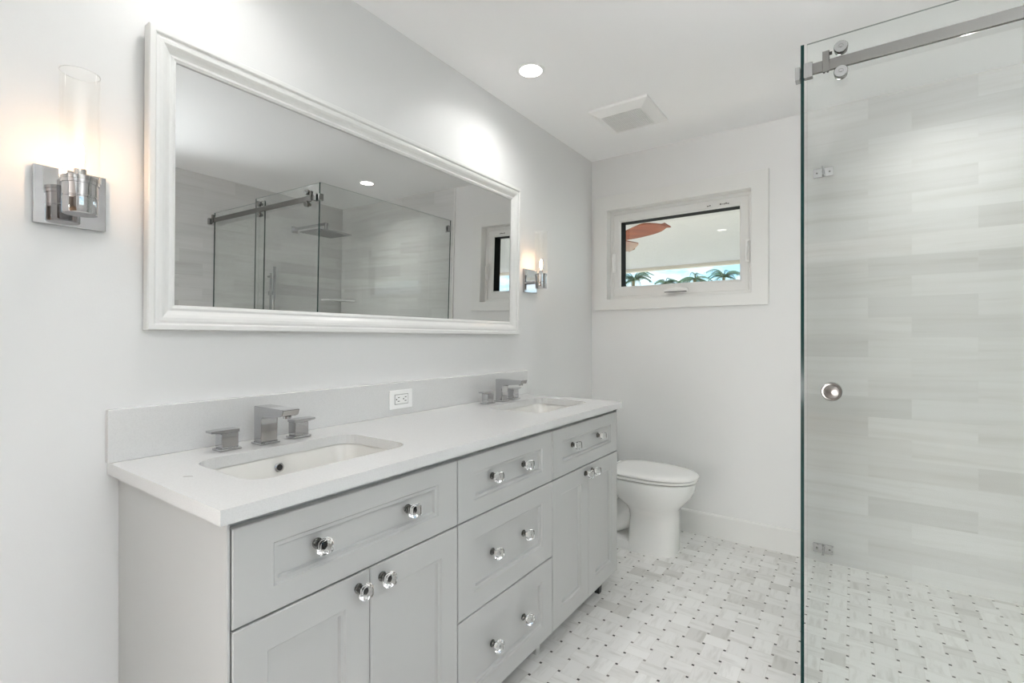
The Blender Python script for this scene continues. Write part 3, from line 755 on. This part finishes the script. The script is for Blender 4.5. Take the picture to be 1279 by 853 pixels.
bm = NB(); box(bm, RW - .02, RW - .0005, 2.505, 2.555, .93, .98, .002, 1); obj('wall_elbow', bm, M['chrome'], hs)
bm = NB()
lp = [(RW - .0005, D - .0105), (RW - .0005, D - .235), (RW - .10, D - .215), (RW - .215, D - .10), (RW - .235, D - .0105)]
loft(bm, [[(x, y, z) for x, y in lp] for z in (1.488, 1.506)], True, True, True)
obj('corner_shelf', bm, M['quartz'], label='triangular stone corner shelf in the shower, seen in the mirror', cat='shelf')

# ================================================================== OUTSIDE THE WINDOW
stucco = mat('white_stucco', (.62, .61, .59), .8); t = NT(stucco); g = t.new('ShaderNodeNewGeometry')
mpg = t.new('ShaderNodeMapping'); mpg.inputs['Scale'].default_value = (1.0, 2.2, 1.0); t.l.new(g.outputs['Position'], mpg.inputs[0])
bump(stucco, t.noise(mpg.outputs[0], 9, 5, .7), .8, .05)
bm = NB(); box(bm, -9, 7, D + .17, 10.45, 2.75, 2.95); obj('patio_roof', bm, stucco, kind='structure')
beam_m = mat('cream_beam_paint', (.55, .49, .40), .6)
bm = NB(); box(bm, -9, 7, 10.46, 10.70, 2.705, 3.0); box(bm, -9, 7, 10.40, 10.46, 2.690, 2.7495); obj('patio_beam', bm, beam_m, kind='structure')
grass = mat('lawn_green', (.30, .33, .22), .9); t = NT(grass); g = t.new('ShaderNodeNewGeometry')
t.l.new(t.ramp(t.noise(g.outputs['Position'], 3, 5), [(.35, (.22, .27, .13)), (.65, (.33, .38, .20))]), bsdf(grass).inputs['Base Color'])
bm = NB(); box(bm, -60, 60, D + .17, 16, -.14, -.12); obj('patio_ground', bm, mat('pale_paving', (.74, .70, .64), .7), kind='structure')
bm = NB(); box(bm, -90, 90, 16, 120, -.16, -.13); obj('lawn_ground', bm, grass, kind='structure')

# patio ceiling fan: three curved wooden blades
wood = mat('red_brown_wood', (.26, .085, .03), .35); t = NT(wood); g = t.new('ShaderNodeNewGeometry')
mpw = t.new('ShaderNodeMapping'); mpw.inputs['Scale'].default_value = (3, 40, 3); mpw.inputs['Rotation'].default_value = (0, 0, R(28)); t.l.new(g.outputs['Position'], mpw.inputs[0])
t.l.new(t.ramp(t.noise(mpw.outputs[0], 1.0, 4), [(.3, (.13, .028, .007)), (.7, (.25, .068, .018))]), bsdf(wood).inputs['Base Color'])
HX, HY, HZ = -.89, 5.55, 2.40
cf = thing('ceiling_fan', (HX, HY, 2.75), 'wooden bladed ceiling fan under the patio roof outside the window', 'ceiling fan')
bm = NB(); lathe(bm, (HX, HY, 2.7495), (0, 0, -1), [(0, .07), (.03, .06), (.045, .02), (.28, .02), (.285, .09), (.31, .12), (.36, .12), (.39, .08), (.40, 0)], 28); obj('motor_housing', bm, M['leg'], cf, True)
for k in range(3):
    a0 = R(-28 + 120 * k); u = Vector((math.cos(a0), math.sin(a0), 0)); v = Vector((-math.sin(a0), math.cos(a0), 0))
    bm = NB(); L = []; nS = 16
    for i in range(nS + 1):
        s = i / nS; r = .10 + .75 * s
        wid = .052 + .060 * math.sin(min(1, s * 1.25) * PI / 2)
        tipf = math.sqrt(max(0.0, 1 - max(0, (s - .72) / .28) ** 2))
        lead = wid * (.25 + .75 * tipf) if s < 1 else .01
        back = wid * tipf if s < 1 else -.03 + .0
        back = max(back, -.0) - (.10 * max(0, s - .72) / .28)
        pitch = -.34
        c = Vector((HX, HY, HZ + .03 * s * s)) + u * r
        p0 = c + v * lead + Vector((0, 0, pitch * lead)); p1 = c - v * back - Vector((0, 0, pitch * back))
        dz = Vector((0, 0, .006))
        L.append([p0 + dz, p1 + dz, p1 - dz, p0 - dz])
    loft(bm, L, True, True, True); obj('blade', bm, wood, cf)

# palms beyond the patio
leafm = mat('palm_green', (.028, .065, .032), .5)
trunkm = mat('palm_trunk', (.22, .17, .12), .9)
def palm(x, y, z, size, n, label, seed):
    rnd = random.Random(seed)
    p = thing('palm_tree', (x, y, -.14), label, 'palm tree', 'palm trees beyond the patio')
    bm = NB(); tube(bm, [(x + .05 * math.sin(k), y, -.15 + (z + .15) * k / 6) for k in range(7)], [.17, .15, .14, .13, .12, .11, .10], 12); obj('trunk', bm, trunkm, p, True)
    bm = NB()
    for f in range(n):
        az = 2 * PI * f / n + rnd.uniform(-.2, .2); el = rnd.uniform(.15, 1.25)
        L = size * rnd.uniform(.8, 1.1); d = Vector((math.cos(az), math.sin(az), 0)); side = Vector((-math.sin(az), math.cos(az), 0))
        pts = []; pos = Vector((x, y, z)); ang = el
        for k in range(9):
            pts.append(pos.copy()); pos = pos + (d * math.cos(ang) + Vector((0, 0, math.sin(ang)))) * (L / 8); ang -= .26
        tube(bm, pts, [.03 * (1 - k / 9) + .006 for k in range(9)], 5)
        for k in range(1, 8):
            for hh in (0, .5):
                q = pts[k].lerp(pts[k + 1], hh); ll = L * .34 * math.sin(PI * (k + hh + 1) / 10.5)
                for s in (-1, 1):
                    e = q + side * s * ll * .8 + d * ll * .45 - Vector((0, 0, ll * .38)); wv = d * .035
                    quad(bm, [q - wv, q + wv, e + wv * .2, e - wv * .2])
    obj('crown', bm, leafm, p)
palm(-10.0, 30, 4.9, 1.5, 18, 'tall palm tree outside the window, leftmost of the palms under the beam', 3)
palm(-8.6, 32, 4.75, 1.1, 14, 'small palm tree outside the window, just right of the leftmost palm', 5)
palm(-6.2, 30, 4.75, 1.5, 18, 'spreading palm tree outside the window, low in the middle of the glass', 9)
palm(-5.6, 35, 5.35, 1.45, 18, 'palm tree outside the window nearest the shower side of the glass', 12)
